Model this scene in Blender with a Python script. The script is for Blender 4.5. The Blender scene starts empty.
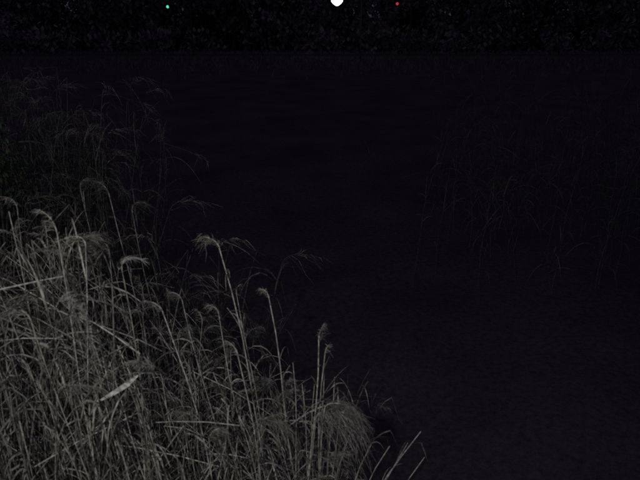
import bpy, math, random
import numpy as np
from mathutils import Vector
rnd = random.Random(11)
S = bpy.context.scene
S.view_settings.view_transform = 'Standard'
S.view_settings.look = 'None'
S.view_settings.exposure = 0
rad = math.radians

# ---------------- materials ----------------
def new_mat(name):
    m = bpy.data.materials.new(name); m.use_nodes = True
    nt = m.node_tree
    return m, nt, nt.nodes['Principled BSDF']

def noise_mat(name, c1, c2, scale=5.0, rough=0.8, detail=6, bump=0.0, metallic=0.0, spec=.3):
    m, nt, b = new_mat(name)
    tc = nt.nodes.new('ShaderNodeTexCoord'); n = nt.nodes.new('ShaderNodeTexNoise')
    n.inputs['Scale'].default_value = scale; n.inputs['Detail'].default_value = detail
    nt.links.new(tc.outputs['Object'], n.inputs['Vector'])
    r = nt.nodes.new('ShaderNodeValToRGB')
    r.color_ramp.elements[0].position = 0.35; r.color_ramp.elements[1].position = 0.68
    r.color_ramp.elements[0].color = (*c1, 1); r.color_ramp.elements[1].color = (*c2, 1)
    nt.links.new(n.outputs['Fac'], r.inputs['Fac']); nt.links.new(r.outputs['Color'], b.inputs['Base Color'])
    b.inputs['Roughness'].default_value = rough; b.inputs['Metallic'].default_value = metallic
    b.inputs['Specular IOR Level'].default_value = spec
    if bump:
        bp = nt.nodes.new('ShaderNodeBump'); bp.inputs['Strength'].default_value = bump
        nt.links.new(n.outputs['Fac'], bp.inputs['Height']); nt.links.new(bp.outputs['Normal'], b.inputs['Normal'])
    return m

def plant_mat(name, rough=0.75, spec=0.25):
    m, nt, b = new_mat(name)
    at = nt.nodes.new('ShaderNodeAttribute'); at.attribute_name = 'tint'
    tc = nt.nodes.new('ShaderNodeTexCoord')
    n = nt.nodes.new('ShaderNodeTexNoise'); n.inputs['Scale'].default_value = 45; n.inputs['Detail'].default_value = 5
    nt.links.new(tc.outputs['Object'], n.inputs['Vector'])
    mr = nt.nodes.new('ShaderNodeMapRange')
    mr.inputs['From Min'].default_value = 0.32; mr.inputs['From Max'].default_value = 0.68
    mr.inputs['To Min'].default_value = 0.3; mr.inputs['To Max'].default_value = 1.25
    nt.links.new(n.outputs['Fac'], mr.inputs['Value'])
    mx = nt.nodes.new('ShaderNodeVectorMath'); mx.operation = 'SCALE'
    nt.links.new(at.outputs['Color'], mx.inputs[0]); nt.links.new(mr.outputs['Result'], mx.inputs['Scale'])
    nt.links.new(mx.outputs['Vector'], b.inputs['Base Color'])
    b.inputs['Roughness'].default_value = rough
    b.inputs['Specular IOR Level'].default_value = spec
    return m

def emit_mat(name, col, strength):
    m, nt, b = new_mat(name)
    b.inputs['Base Color'].default_value = (*col, 1)
    b.inputs['Emission Color'].default_value = (*col, 1)
    b.inputs['Emission Strength'].default_value = strength
    b.inputs['Roughness'].default_value = 0.3
    return m

M_plant = plant_mat('dry_reed')
M_leafy = plant_mat('dark_foliage', 0.7, 0.1)
M_bark = noise_mat('bark', (0.04, 0.036, 0.036), (0.09, 0.08, 0.08), 8, 0.95, bump=0.4)
M_metal = noise_mat('dark_painted_steel', (0.05, 0.046, 0.05), (0.07, 0.066, 0.068), 12, 1.0, spec=0)
M_galv = noise_mat('galvanised_metal', (0.22, 0.22, 0.23), (0.32, 0.32, 0.33), 12, 0.5, metallic=0.6)
M_dark = noise_mat('dark_housing', (0.02, 0.02, 0.022), (0.035, 0.035, 0.037), 10, 0.6)
M_asph = noise_mat('dusty_asphalt', (0.065, 0.060, 0.066), (0.10, 0.092, 0.095), 3, 1.0, 8, spec=0)
M_paint = noise_mat('worn_white_paint', (0.08, 0.08, 0.08), (0.25, 0.25, 0.24), 6, 0.9)
M_kerb = noise_mat('mossy_kerb_concrete', (0.07, 0.065, 0.07), (0.11, 0.10, 0.10), 6, 1.0, spec=0)
M_lensoff = noise_mat('unlit_lens', (0.02, 0.02, 0.02), (0.04, 0.04, 0.03), 6, 0.4)

# damp flood-plain soil: large patches x fine speckle
M_soil, nt, b = new_mat('damp_soil')
b.inputs['Roughness'].default_value = 1.0; b.inputs['Specular IOR Level'].default_value = 0.0
tc = nt.nodes.new('ShaderNodeTexCoord')
def nz(scale, det, rg=.6):
    n = nt.nodes.new('ShaderNodeTexNoise'); n.inputs['Scale'].default_value = scale
    n.inputs['Detail'].default_value = det; n.inputs['Roughness'].default_value = rg
    nt.links.new(tc.outputs['Object'], n.inputs['Vector']); return n
def ramp(n, p0, c0, p1, c1, out='Fac'):
    r = nt.nodes.new('ShaderNodeValToRGB'); e = r.color_ramp.elements
    e[0].position = p0; e[0].color = (*c0, 1); e[1].position = p1; e[1].color = (*c1, 1)
    nt.links.new(n.outputs[out], r.inputs['Fac']); return r
def mul(a, b_):
    mm = nt.nodes.new('ShaderNodeMix'); mm.data_type = 'RGBA'; mm.blend_type = 'MULTIPLY'; mm.inputs['Factor'].default_value = 1
    nt.links.new(a, mm.inputs['A']); nt.links.new(b_, mm.inputs['B']); return mm.outputs['Result']
big = ramp(nz(.45, 8), .3, (.066, .061, .066), .7, (.105, .098, .098))
fine = ramp(nz(14, 9, .9), .38, (.5, .47, .7), .64, (1.55, 1.5, 1.5))
nt.links.new(mul(big.outputs['Color'], fine.outputs['Color']), b.inputs['Base Color'])

# ---------------- mesh helpers ----------------
class MB:
    def __init__(s): s.v = []; s.f = []; s.c = []; s.mi = []
    def ribbon(s, pts, widths, side, col, mi=0):
        base = len(s.v)
        for p, w in zip(pts, widths):
            o = side * (w * 0.5)
            s.v.append(tuple(p - o)); s.v.append(tuple(p + o)); s.c += [col, col]
        for i in range(len(pts) - 1):
            a = base + 2 * i
            s.f.append((a, a + 1, a + 3, a + 2)); s.mi.append(mi)
    def tube(s, pts, radii, col, n=5, mi=0, cap=True):
        base = len(s.v); k = len(pts)
        for i, p in enumerate(pts):
            d = (pts[min(i + 1, k - 1)] - pts[max(i - 1, 0)])
            if d.length < 1e-9: d = Vector((0, 0, 1))
            d.normalize()
            a = d.cross(Vector((0, 1, 0)) if abs(d.y) < 0.9 else Vector((1, 0, 0))).normalized(); c = d.cross(a)
            for j in range(n):
                t = 2 * math.pi * j / n
                s.v.append(tuple(p + (a * math.cos(t) + c * math.sin(t)) * radii[i])); s.c.append(col)
        for i in range(k - 1):
            for j in range(n):
                s.f.append((base + i * n + j, base + i * n + (j + 1) % n, base + (i + 1) * n + (j + 1) % n, base + (i + 1) * n + j)); s.mi.append(mi)
        if cap:
            s.f.append(tuple(base + j for j in reversed(range(n)))); s.mi.append(mi)
            s.f.append(tuple(base + (k - 1) * n + j for j in range(n))); s.mi.append(mi)
    def box(s, c, d, col=(1, 1, 1), mi=0):
        b0 = len(s.v); x, y, z = [q / 2 for q in d]
        for sx, sy, sz in ((-1,-1,-1),(1,-1,-1),(1,1,-1),(-1,1,-1),(-1,-1,1),(1,-1,1),(1,1,1),(-1,1,1)):
            s.v.append((c[0] + sx * x, c[1] + sy * y, c[2] + sz * z)); s.c.append(col)
        for f in ((0,3,2,1),(4,5,6,7),(0,1,5,4),(1,2,6,5),(2,3,7,6),(3,0,4,7)):
            s.f.append(tuple(b0 + i for i in f)); s.mi.append(mi)
    def obj(s, name, mats, parent=None, smooth=False, bevel=0):
        me = bpy.data.meshes.new(name); me.from_pydata(s.v, [], s.f)
        for m in mats: me.materials.append(m)
        me.polygons.foreach_set('material_index', s.mi)
        if smooth: me.polygons.foreach_set('use_smooth', [True] * len(s.f))
        a = me.color_attributes.new('tint', 'FLOAT_COLOR', 'POINT')
        arr = np.ones((len(s.v), 4), dtype=np.float32); arr[:, :3] = np.array(s.c, dtype=np.float32)
        a.data.foreach_set('color', arr.ravel())
        me.update()
        o = bpy.data.objects.new(name, me); S.collection.objects.link(o)
        if parent: o.parent = parent
        if bevel:
            md = o.modifiers.new('bevel', 'BEVEL'); md.width = bevel; md.segments = 2
        return o

def empty(name, loc=(0, 0, 0)):
    e = bpy.data.objects.new(name, None); e.location = loc; e.empty_display_size = 0.3
    S.collection.objects.link(e); return e
def V(x, y, z): return Vector((x, y, z))

def straw(lo=0.2, hi=0.42):
    k = rnd.uniform(lo, hi)
    return (k, k * rnd.uniform(0.96, 1.0), k * rnd.uniform(0.80, 0.93))

def leaf(mb, p0, az, L, w, droop, rise, col, segs=7):
    """dry grass leaf: rises, arches, and is often snapped part-way along"""
    d = Vector((math.cos(az), math.sin(az), 0)); perp = V(-d.y, d.x, 0)
    snap = rnd.uniform(.35, .8) if rnd.random() < .45 else 2
    pts = []; p = p0.copy(); sl = rise; curl = rnd.uniform(-.25, .25)
    for i in range(segs + 1):
        pts.append(p.copy())
        t = i / segs
        s_ = sl - 2 * droop * t
        if t > snap: s_ = -rnd.uniform(1.2, 3.5)
        dd = (d + perp * curl * t + V(0, 0, s_)).normalized()
        p = p + dd * (L / segs)
    ws = [w * (0.55 + 0.45 * min(1, i / segs * 4)) * (1 - (i / segs) ** 2.4) + 0.0006 for i in range(segs + 1)]
    side = (perp + V(0, 0, rnd.uniform(-1.2, 1.2)) + d * rnd.uniform(-.4, .4)).normalized()
    mb.ribbon(pts, ws, side, col)

def plume(mb, pts, L_strand, n, lean, col, thick=0.0011, fluff=1.0, droopr=(.2, 1.1)):
    """ragged seed head made of fine drooping branchlets along an axis"""
    k = len(pts) - 1
    locks = [V(rnd.gauss(0, 1), rnd.gauss(0, 1), rnd.gauss(0, .6)) for _ in range(9)]
    for q in range(n):
        t = rnd.random() ** 0.8
        i = min(int(t * k), k - 1); f = t * k - i
        p = pts[i].lerp(pts[i + 1], f)
        L = L_strand * (1.0 - 0.6 * t) * rnd.uniform(0.3, 1.15)
        ax = (pts[i + 1] - pts[i]).normalized()
        rv = locks[int(t * 8.99)] * .33 + V(rnd.gauss(0, 1), rnd.gauss(0, 1), rnd.gauss(0, 0.5)) * 0.35
        d = (ax * 0.7 + rv * fluff + lean * 0.25).normalized()
        droop = rnd.uniform(*droopr)
        wv = V(rnd.gauss(0, 1), rnd.gauss(0, 1), rnd.gauss(0, 1)) * .12 * L
        P = []
        for j in range(5):
            u = j / 4
            P.append(p + d * L * u + (lean * 0.2 + V(0, 0, -droop)) * L * u * u + wv * math.sin(u * 5))
        side = V(rnd.gauss(0, 1), rnd.gauss(0, .4), rnd.gauss(0, 1)).normalized()
        c = rnd.uniform(0.4, 1.6); cc = tuple(min(0.8, a * c) for a in col)
        w = thick * rnd.uniform(0.6, 1.9)
        mb.ribbon(P, [w, w * 1.6, w * 1.4, w * 1.1, w * 0.4], side, cc)

def stem_curve(base, tip, power=2.0, n=14, kink=0.012):
    ph = rnd.uniform(0, 6)
    return [V(base.x + (tip.x - base.x) * (i / n) ** power + kink * math.sin(ph + i * 0.9),
              base.y + (tip.y - base.y) * (i / n) ** power,
              base.z + (tip.z - base.z) * (i / n)) for i in range(n + 1)]

def reed(mb, base, tip, r=0.005, head=True, n_leaf=8, lean=None, plumeL=0.12, nplume=110, col=None,
         leafL=(0.25, 0.55), leafw=(0.005, 0.012), power=2.0, head_len=0.26, lo=0.3, nod=0.10, fluff=1.0,
         leaf_col=(0.10, 0.42), droopr=(.2, 1.1), broken=False, hc=(.2, .42)):
    col = col or straw(0.2, 0.5)
    lean = lean or V(rnd.uniform(-1, 1), rnd.uniform(-.4, .4), 0).normalized()
    pts = stem_curve(base, tip, power)
    k = len(pts) - 1
    rr = [r * (1 - 0.6 * i / k) for i in range(k + 1)]
    if broken:   # snapped culm: top part hangs over sideways
        d = V(rnd.choice((-1, 1)) * rnd.uniform(.4, 1), rnd.uniform(-.5, .5), rnd.uniform(-1.4, .0)).normalized()
        q = pts[-1]; L = rnd.uniform(.14, .5)
        mb.tube([q, q + d * L * .5, q + d * L + V(0, 0, -.04)], [r * .5, r * .4, r * .2], col, 4)
        if rnd.random() < .6: plume(mb, [q + d * L * .6, q + d * L * .8, q + d * L + V(0, 0, -.05)], plumeL, nplume // 2, lean, straw(*hc))
        head = False
    mb.tube(pts, rr, col, 5)
    for q in range(2, k, 2):
        p = pts[q]; mb.tube([p - V(0, 0, .006), p, p + V(0, 0, .006)], [rr[q] * 1.02, rr[q] * 1.3, rr[q] * 1.02], tuple(c * .6 for c in col), 5, cap=False)
    for q in range(n_leaf):
        t = rnd.uniform(lo, 0.97)
        i = min(int(t * k), k - 1)
        p = pts[i].lerp(pts[i + 1], t * k - i)
        leaf(mb, p, rnd.uniform(0, 2 * math.pi), rnd.uniform(*leafL), rnd.uniform(*leafw),
             rnd.uniform(0.5, 2.6), rnd.uniform(0.2, 2.4), straw(*leaf_col))
    if head:
        d = (pts[-1] - pts[-3]).normalized(); P = []
        for i in range(7):
            u = i / 6
            P.append(pts[-1] + d * head_len * u + (lean + V(0, 0, -1.0)) * nod * u * u * (head_len / 0.26))
        mb.tube(P, [r * 0.4 * (1 - 0.8 * i / 6) + .0004 for i in range(7)], col, 4)
        plume(mb, P, plumeL, nplume, lean, straw(*hc), fluff=fluff, droopr=droopr)

# ---------------- near reed bed ----------------
mb = MB()
prof_x = [-2.4, -1.52, -1.2, -1.04, -0.9, -0.6, -0.42, -0.31, -0.10, 0.08, 0.16, 0.24]
prof_z = [3.30, 3.24, 3.18, 3.05, 2.74, 2.60, 2.46, 2.32, 2.20, 2.02, 1.80, 1.55]
def canopy(x, y):
    return float(np.interp(x * 2.8 / y, prof_x, prof_z)) - 0.36 * (y - 2.8)
L_ = V(-1, 0, 0); R_ = V(1, 0, 0)
hero = [
    # tipx, y, tipz, basex, lean, head_len, plumeL, nplume, nod, straw albedo (left and rear stems darkened as if less lit)
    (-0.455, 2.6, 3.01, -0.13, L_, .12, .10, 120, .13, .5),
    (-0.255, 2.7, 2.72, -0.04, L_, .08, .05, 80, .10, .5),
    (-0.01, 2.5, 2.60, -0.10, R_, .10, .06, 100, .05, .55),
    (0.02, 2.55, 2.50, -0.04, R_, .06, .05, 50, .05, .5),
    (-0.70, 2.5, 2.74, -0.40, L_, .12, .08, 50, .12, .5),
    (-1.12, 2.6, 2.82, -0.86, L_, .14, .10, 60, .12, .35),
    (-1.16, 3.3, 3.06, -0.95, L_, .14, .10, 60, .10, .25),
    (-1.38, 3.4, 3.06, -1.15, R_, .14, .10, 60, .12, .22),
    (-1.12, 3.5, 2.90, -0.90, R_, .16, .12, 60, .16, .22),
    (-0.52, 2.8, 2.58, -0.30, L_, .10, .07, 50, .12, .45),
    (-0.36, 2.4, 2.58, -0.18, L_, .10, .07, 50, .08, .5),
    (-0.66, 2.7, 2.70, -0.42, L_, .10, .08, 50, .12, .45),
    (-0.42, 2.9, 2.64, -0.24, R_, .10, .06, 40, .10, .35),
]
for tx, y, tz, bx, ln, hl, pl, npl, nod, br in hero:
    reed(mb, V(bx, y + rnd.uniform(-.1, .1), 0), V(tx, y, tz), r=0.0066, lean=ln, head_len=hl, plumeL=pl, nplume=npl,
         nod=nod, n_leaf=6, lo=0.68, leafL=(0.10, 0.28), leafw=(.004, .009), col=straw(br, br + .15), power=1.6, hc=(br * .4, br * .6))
for tx, y, tz, bx, n in ((0.03, 2.3, 2.36, -0.08, 150), (0.06, 2.35, 2.28, -0.06, 110), (-0.03, 2.35, 2.28, -0.12, 110), (-0.28, 2.3, 2.28, -0.25, 110)):
    reed(mb, V(bx, y, 0), V(tx, y, tz), r=0.005, lean=R_, head_len=.13, plumeL=.20, nplume=n, nod=.22, n_leaf=3, fluff=1.15, droopr=(.6, 2.0), hc=(.22, .36))
for tx, tz, bx in ((0.50, 2.02, 0.10), (0.44, 1.95, 0.12), (0.36, 1.93, 0.06), (0.27, 1.94, 0.02), (0.17, 2.1, 0.0), (0.09, 2.2, 0.05), (-0.02, 2.3, -.06), (-.1, 2.3, -.02), (-.14, 2.42, -.1), (.01, 2.42, .0), (.06, 2.34, .04), (.55, 1.86, .15)):
    reed(mb, V(bx, 2.6, 0), V(tx, 2.6, tz), r=0.0058, head=False, n_leaf=4, lo=.80, leafL=(0.08, 0.22), leafw=(.005, .009), power=3.0, col=straw(.45, .62))
for i in range(360):
    y = rnd.uniform(2.0, 3.9)
    x = rnd.uniform(-2.2, 0.16) * y / 2.8
    if rnd.random() < 0.3: x = rnd.uniform(-2.2, -0.5) * y / 2.8
    q = rnd.random()
    z = canopy(x, y) - abs(rnd.gauss(0, 0.42)) - (0.10 if q < .64 else .18)
    if z < 0.9: z = 0.9 + rnd.random() * .4
    ln = L_ if rnd.random() < 0.6 else R_
    tx = x + rnd.gauss(-0.03, 0.15)
    dim = .62 + .38 * min(1, max(0, (x * 2.8 / y + 1.9) / .9))  # weaker light towards the left edge, painted into the straw colours
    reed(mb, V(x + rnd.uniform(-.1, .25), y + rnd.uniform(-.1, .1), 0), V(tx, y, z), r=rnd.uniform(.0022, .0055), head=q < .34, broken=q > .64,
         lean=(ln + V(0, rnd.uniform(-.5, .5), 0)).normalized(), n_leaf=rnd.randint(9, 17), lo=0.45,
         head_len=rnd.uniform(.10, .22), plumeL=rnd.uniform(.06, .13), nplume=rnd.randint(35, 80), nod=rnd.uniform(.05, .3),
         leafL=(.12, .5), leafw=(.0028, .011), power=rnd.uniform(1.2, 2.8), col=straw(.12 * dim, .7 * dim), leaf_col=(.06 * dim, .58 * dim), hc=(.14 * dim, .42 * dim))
for i in range(130):
    y = rnd.uniform(2.1, 3.4); x = rnd.uniform(-2.0, -.05) * y / 2.8
    z = canopy(x, y) - rnd.uniform(.35, 1.2)
    a = rnd.gauss(0, .8); L = rnd.uniform(.2, .6); d = V(math.sin(a), rnd.uniform(-.4, .4), math.cos(a)).normalized()
    p = V(x, y, z); r_ = rnd.uniform(.0015, .0034)
    mb.tube([p - d * L * .6, p - d * L * .2 + V(0, 0, .012), p + d * L * .2 + V(.008, 0, .008), p + d * L * .4], [r_, r_, r_ * .8, r_ * .5], straw(.2, .68), 4)
leafp = [V(-0.86, 2.05, 2.585), V(-0.80, 2.03, 2.63), V(-0.74, 2.02, 2.675), V(-0.685, 2.0, 2.73)]
mb.ribbon(leafp, [.008, .019, .022, .006], V(-.6, -.1, .75).normalized(), (.85, .85, .8))
mb.obj('reed_bed', [M_plant])

# ---------------- farther reeds ----------------
def far_reeds(n, xr, yr, zr, col=(0.12, 0.3), strands=26, dens=lambda x, y: 1, wf=1.0):  # col holds darkened straw, imitating the fainter light on distant stems
    m = MB()
    for i in range(n):
        x = rnd.uniform(*xr); y = rnd.uniform(*yr)
        if rnd.random() > dens(x, y): continue
        z = rnd.uniform(*zr) + 0.25 * math.sin(x * 1.7 + y)
        reed(m, V(x, y, -.02), V(x + rnd.gauss(0, .3), y, z), r=.006 * wf, head=rnd.random() < .5, n_leaf=12, lo=.2,
             leafL=(.3, .7), leafw=(.008 * wf, .018 * wf), nplume=strands, plumeL=.2, head_len=.3, col=straw(*col), leaf_col=col, nod=.2, broken=rnd.random() < .3)
    return m.obj('reed_bed', [M_plant])
far_reeds(430, (-5.6, -1.5), (4.5, 7.2), (2.2, 3.3), (.05, .17), dens=lambda x, y: min(1, max(.02, (-x - .24 * y) / .9)))
far_reeds(26, (-1.5, -.5), (3.7, 4.6), (1.7, 2.35), (.05, .15))
far_reeds(600, (1.4, 12.5), (8.5, 16), (.8, 3.1), (.09, .22), strands=14, dens=lambda x, y: min(1, max(.04, (x - .13 * y) / 4.5)))

# ---------------- leafy shrub ----------------
def tree(name, base, crown_c, crown_r, nclump, leaf_s, cols, trunk_r=.12, nl=40):
    e = empty(name, base)
    t = MB(); C = V(*crown_c); B = V(0, 0, 0)
    pts = [B.lerp(C, i / 7) + V(.06 * math.sin(i * 1.7), .05 * math.cos(i * 1.3), 0) for i in range(8)]
    t.tube(pts, [trunk_r * (1 - .1 * i) for i in range(8)], (1, 1, 1), 8)
    l = MB()
    for q in range(nclump):
        d = V(rnd.gauss(0, 1), rnd.gauss(0, 1), rnd.gauss(0, 1)).normalized() * rnd.uniform(.35, 1.0)
        c = C + V(d.x * crown_r[0], d.y * crown_r[1], d.z * crown_r[2])
        s = pts[rnd.randint(3, 7)]
        t.tube([s, s.lerp(c, .5) + V(0, 0, .1), c], [trunk_r * .3, trunk_r * .17, trunk_r * .05], (1, 1, 1), 5)
        k = rnd.uniform(.6, 1.3)
        for j in range(nl):
            o = V(rnd.gauss(0, 1), rnd.gauss(0, 1), rnd.gauss(0, .8)) * (sum(crown_r) / 3 * .22)
            a = V(rnd.gauss(0, 1), rnd.gauss(0, 1), rnd.gauss(0, 1)).normalized()
            sd = a.cross(V(0, 0, 1)).normalized()
            p = c + o
            cc = tuple(v * k * rnd.uniform(.7, 1.3) for v in cols)
            l.ribbon([p, p + a * leaf_s * .5, p + a * leaf_s], [leaf_s * .08, leaf_s * .36, leaf_s * .04], sd, cc)
    t.obj('trunk_and_limbs', [M_bark], e); l.obj('foliage', [M_leafy], e)
tree('evergreen_shrub', (-2.36, 4.1, 0), (0.0, 0, 3.12), (.26, .5, .55), 40, .045, (.075, .115, .075), trunk_r=.05, nl=80)

# ---------------- terrain ----------------
def terr(x, y):
    near = max(0, 1 - abs(y - 15) / 45)
    return near * (.10 * math.sin(x * .9 + y * .4) * math.cos(y * .6) + .04 * math.sin(x * 2.3 - y * 1.9)) - .02
xs = np.unique(np.concatenate([np.linspace(-1500, -60, 16), np.linspace(-60, -14, 30), np.linspace(-14, 14, 90), np.linspace(14, 60, 30), np.linspace(60, 1500, 16)]))
ys = np.unique(np.concatenate([np.linspace(-300, -10, 8), np.linspace(-10, 30, 110), np.linspace(30, 60, 30), np.linspace(60, 120, 12), np.linspace(120, 2500, 14)]))
m = MB(); nx = len(xs)
for y in ys:
    for x in xs: m.v.append((float(x), float(y), terr(float(x), float(y)))); m.c.append((1, 1, 1))
for j in range(len(ys) - 1):
    for i in range(nx - 1):
        m.f.append((j * nx + i, j * nx + i + 1, (j + 1) * nx + i + 1, (j + 1) * nx + i)); m.mi.append(0)
m.obj('ground', [M_soil], smooth=True)
m = MB(); m.box((0, 66, .0), (600, 7, .06)); m.obj('road', [M_asph])
m = MB()
for i in range(60): m.box((-150 + i * 5, 66, .034), (2.5, .15, .004))
m.obj('road_marking', [M_paint])
m = MB(); m.box((0, 62.4, .03), (600, .2, .2)); m.box((0, 69.6, .03), (600, .2, .2)); m.obj('kerb', [M_kerb])
# rough dry grass on the road verges
m = MB()
for i in range(11000):
    x = rnd.uniform(-48, 48)
    y = 62.2 - abs(rnd.gauss(0, 7)) if rnd.random() < .75 else rnd.uniform(69.8, 72)
    z = terr(x, y); h = rnd.uniform(.15, .6)
    k = rnd.uniform(.14, .26); c = (k, k * .93, k * .97)
    a = V(rnd.uniform(-.6, .6), rnd.uniform(-.4, .4), 1).normalized()
    m.ribbon([V(x, y, z - .02), V(x, y, z) + a * h * .6, V(x, y, z) + a * h + V(rnd.uniform(-.15, .15), 0, -.05)], [.10, .08, .01], V(1, rnd.uniform(-.5, .5), 0).normalized(), c)
m.obj('verge_grass', [M_plant])

# ---------------- distant trees with undergrowth ----------------
m = MB(); tk = MB()
e = empty('distant_trees', (0, 0, 0))
x = -78
while x < 78:
    y = rnd.uniform(80, 96); H = rnd.uniform(9, 15); R = rnd.uniform(2.6, 4.2)
    tk.tube([V(x, y, 0), V(x + .2, y, H * .3), V(x - .1, y, H * .75)], [.28, .2, .07], (1, 1, 1), 7)
    for q in range(30):
        d = V(rnd.gauss(0, 1), rnd.gauss(0, 1), rnd.gauss(0, 1)).normalized() * rnd.uniform(.4, 1)
        c = V(x + d.x * R, y + d.y * R, H * .58 + d.z * H * .42)
        tk.tube([V(x, y, H * rnd.uniform(.25, .6)), c], [.08, .03], (1, 1, 1), 4)
        k = rnd.uniform(.6, 1.3)
        for j in range(20):
            p = c + V(rnd.gauss(0, .7), rnd.gauss(0, .7), rnd.gauss(0, .6))
            a = V(rnd.gauss(0, 1), rnd.gauss(0, 1), rnd.gauss(0, 1)).normalized()
            m.ribbon([p, p + a * .35, p + a * .7], [.08, .42, .05], a.cross(V(0, 0, 1)).normalized(), (.2 * k, .185 * k, .2 * k))
    x += rnd.uniform(2.6, 4.6)
x = -64
while x < 64:
    y = rnd.uniform(71.5, 100); H = rnd.uniform(4.0, 9.0) * (y / 80) * (.35 if y < 76 else 1)
    for q in range(int(26 * max(H, 2) / 5)):
        c = V(x + rnd.gauss(0, 1.3), y + rnd.gauss(0, .6), rnd.uniform(.1, H))
        k = rnd.uniform(.85, 1.1)
        for j in range(16):
            p = c + V(rnd.gauss(0, .5), rnd.gauss(0, .3), rnd.gauss(0, .5))
            a = V(rnd.gauss(0, 1), rnd.gauss(0, .6), rnd.gauss(0, 1)).normalized()
            m.ribbon([p, p + a * .3, p + a * .6], [.1, .42, .06], a.cross(V(0, 0, 1)).normalized(), (.30 * k, .27 * k, .285 * k))
    x += rnd.uniform(.35, .75)
tk.obj('trunks', [M_bark], e); m.obj('foliage', [M_leafy], e)

# ---------------- lights on far side ----------------
def disc_y(mb, c, r, depth, n=20):
    mb.tube([V(c[0], c[1], c[2]), V(c[0], c[1] - depth, c[2])], [r, r], (1, 1, 1), n)
def street_lamp(x, y, zbottom):
    """pendant luminaire hanging from a curved arm on a dark pole"""
    e = empty('street_lamp', (x, y, 0)); top = zbottom; px = 2.3
    m = MB()
    m.tube([V(px, .6, 0), V(px, .6, .6), V(px, .6, .65), V(px, .6, top + 1.6)], [.09, .09, .05, .035], (1, 1, 1), 14)
    arm = [V(px * (1 - t), .6 * (1 - t), top + 1.5 + .55 * math.sin(t * math.pi * .75)) for t in [i / 10 for i in range(11)]]
    m.tube(arm, [.035] * 11, (1, 1, 1), 10)
    m.tube([arm[-1], V(0, 0, top + 1.05)], [.03, .03], (1, 1, 1), 10)
    m.obj('pole_and_arm', [M_metal], e, smooth=True)
    m = MB(); m.tube([V(0, 0, top), V(0, 0, top + .07), V(0, 0, top + .22), V(0, 0, top + .42), V(0, 0, top + .74)], [.08, .20, .40, .54, .5], (1, 1, 1), 24)
    m.obj('diffuser', [emit_mat('lamp_diffuser', (.88, .95, 1.0), 3.0)], e, smooth=True)
    m = MB(); m.tube([V(0, 0, top + .75), V(0, 0, top + .82), V(0, 0, top + .96), V(0, 0, top + 1.1)], [.6, .54, .2, .04], (1, 1, 1), 24)
    m.obj('cap', [M_dark], e, smooth=True)
street_lamp(1.56, 60.5, 4.88)

def traffic_light(x, y, z, lit, colr, strength):
    e = empty('traffic_light', (x, y, 0))
    m = MB(); sx = 1.9
    m.tube([V(sx, .2, 0), V(sx, .2, z + .6)], [.11, .08], (1, 1, 1), 12)
    m.tube([V(sx, .2, z + .42), V(-.5, .2, z + .42)], [.05, .035], (1, 1, 1), 10)
    m.tube([V(-.3, .2, z + .42), V(-.3, .1, z + .1)], [.02, .02], (1, 1, 1), 6)
    m.tube([V(.3, .2, z + .42), V(.3, .1, z + .1)], [.02, .02], (1, 1, 1), 6)
    m.obj('pole_and_arm', [M_metal], e)
    m = MB(); m.box((0, .0, z), (1.25, .2, .42)); m.obj('housing', [M_dark], e, bevel=.05)
    for k in range(3):
        cx = -.38 + .38 * k
        m = MB(); disc_y(m, (cx, -.101, z), .15, .03)
        m.obj('lens_%d' % (k + 1), [emit_mat('lit_lens', colr, strength) if k == lit else M_lensoff], e)
        m = MB(); nn = 12
        for j in range(nn + 1):
            t = math.pi * (-.1 + 1.2 * j / nn)
            for yy in (-.1, -.32): m.v.append((cx + .165 * math.cos(t), yy, z + .165 * math.sin(t))); m.c.append((1, 1, 1))
        for j in range(nn): m.f.append((2 * j, 2 * j + 1, 2 * j + 3, 2 * j + 2)); m.mi.append(0)
        m.obj('visor_%d' % (k + 1), [M_dark], e)
traffic_light(-16.0 + .38, 69.2, 4.93, 0, (.10, .72, .52), 1.1)
traffic_light(8.10 - .38, 69.2, 5.22, 2, (.8, .05, .06), .6)

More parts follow.
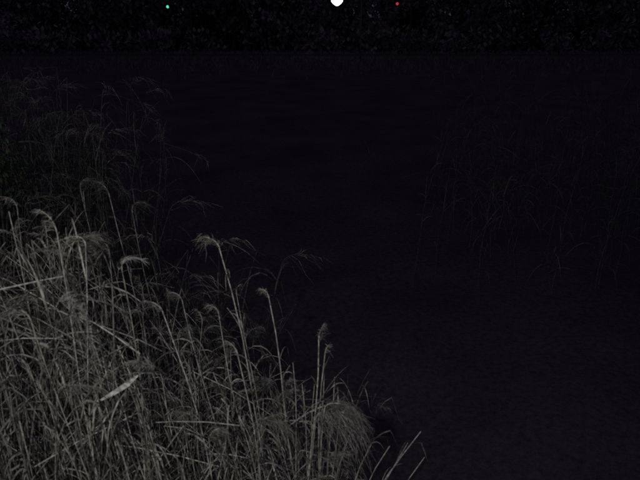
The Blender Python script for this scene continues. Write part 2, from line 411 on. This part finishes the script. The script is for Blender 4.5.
# ---------------- camera pole with floodlight (source of the foreground light) ----------------
e = empty('floodlight', (-.35, -.45, 0))
m = MB(); m.tube([V(0, -.35, 0), V(0, -.35, 4.7)], [.08, .06], (1, 1, 1), 14); m.tube([V(0, -.35, 4.4), V(0, -.05, 4.4)], [.025, .025], (1, 1, 1), 8); m.obj('pole', [M_galv], e)
m = MB(); m.box((0, 0, 4.4), (.34, .12, .24)); m.obj('housing', [M_dark], e, bevel=.02)
m = MB(); m.box((0, .064, 4.4), (.28, .006, .18)); m.obj('lens', [emit_mat('flood_lens', (.95, 1, .93), 2)], e)
ld = bpy.data.lights.new('flood_beam', 'SPOT'); ld.energy = 150; ld.color = (1.0, .99, .96)
ld.spot_size = rad(98); ld.spot_blend = 1.0; ld.shadow_soft_size = .03
lo = bpy.data.objects.new('beam', ld); S.collection.objects.link(lo); lo.parent = e
lo.location = (0, .1, 4.4)
tgt = V(-.68, 2.6, 2.45); src = V(-.35, -.35, 4.4)
lo.rotation_euler = (tgt - src).to_track_quat('-Z', 'Y').to_euler()

# ---------------- night sky ----------------
w = bpy.data.worlds.new('World'); S.world = w; w.use_nodes = True
nt = w.node_tree; bg = nt.nodes['Background']
sky = nt.nodes.new('ShaderNodeTexSky'); sky.sky_type = 'NISHITA'; sky.sun_disc = False
sky.sun_elevation = rad(-4); sky.sun_rotation = rad(200)
mx = nt.nodes.new('ShaderNodeMix'); mx.data_type = 'RGBA'; mx.inputs['Factor'].default_value = .96
nt.links.new(sky.outputs['Color'], mx.inputs['A']); mx.inputs['B'].default_value = (.60, .51, .84, 1)
nt.links.new(mx.outputs['Result'], bg.inputs['Color'])
bg.inputs['Strength'].default_value = .06

# ---------------- camera ----------------
cd = bpy.data.cameras.new('camera'); cam = bpy.data.objects.new('camera', cd); S.collection.objects.link(cam)
cam.location = (0, 0, 4); cam.rotation_euler = (rad(70), 0, 0)
cd.angle = 2 * math.atan(320 / 615); cd.clip_end = 5000; cd.clip_start = .05
cd.dof.use_dof = True; cd.dof.focus_distance = 8.0; cd.dof.aperture_fstop = 4.0
S.camera = cam
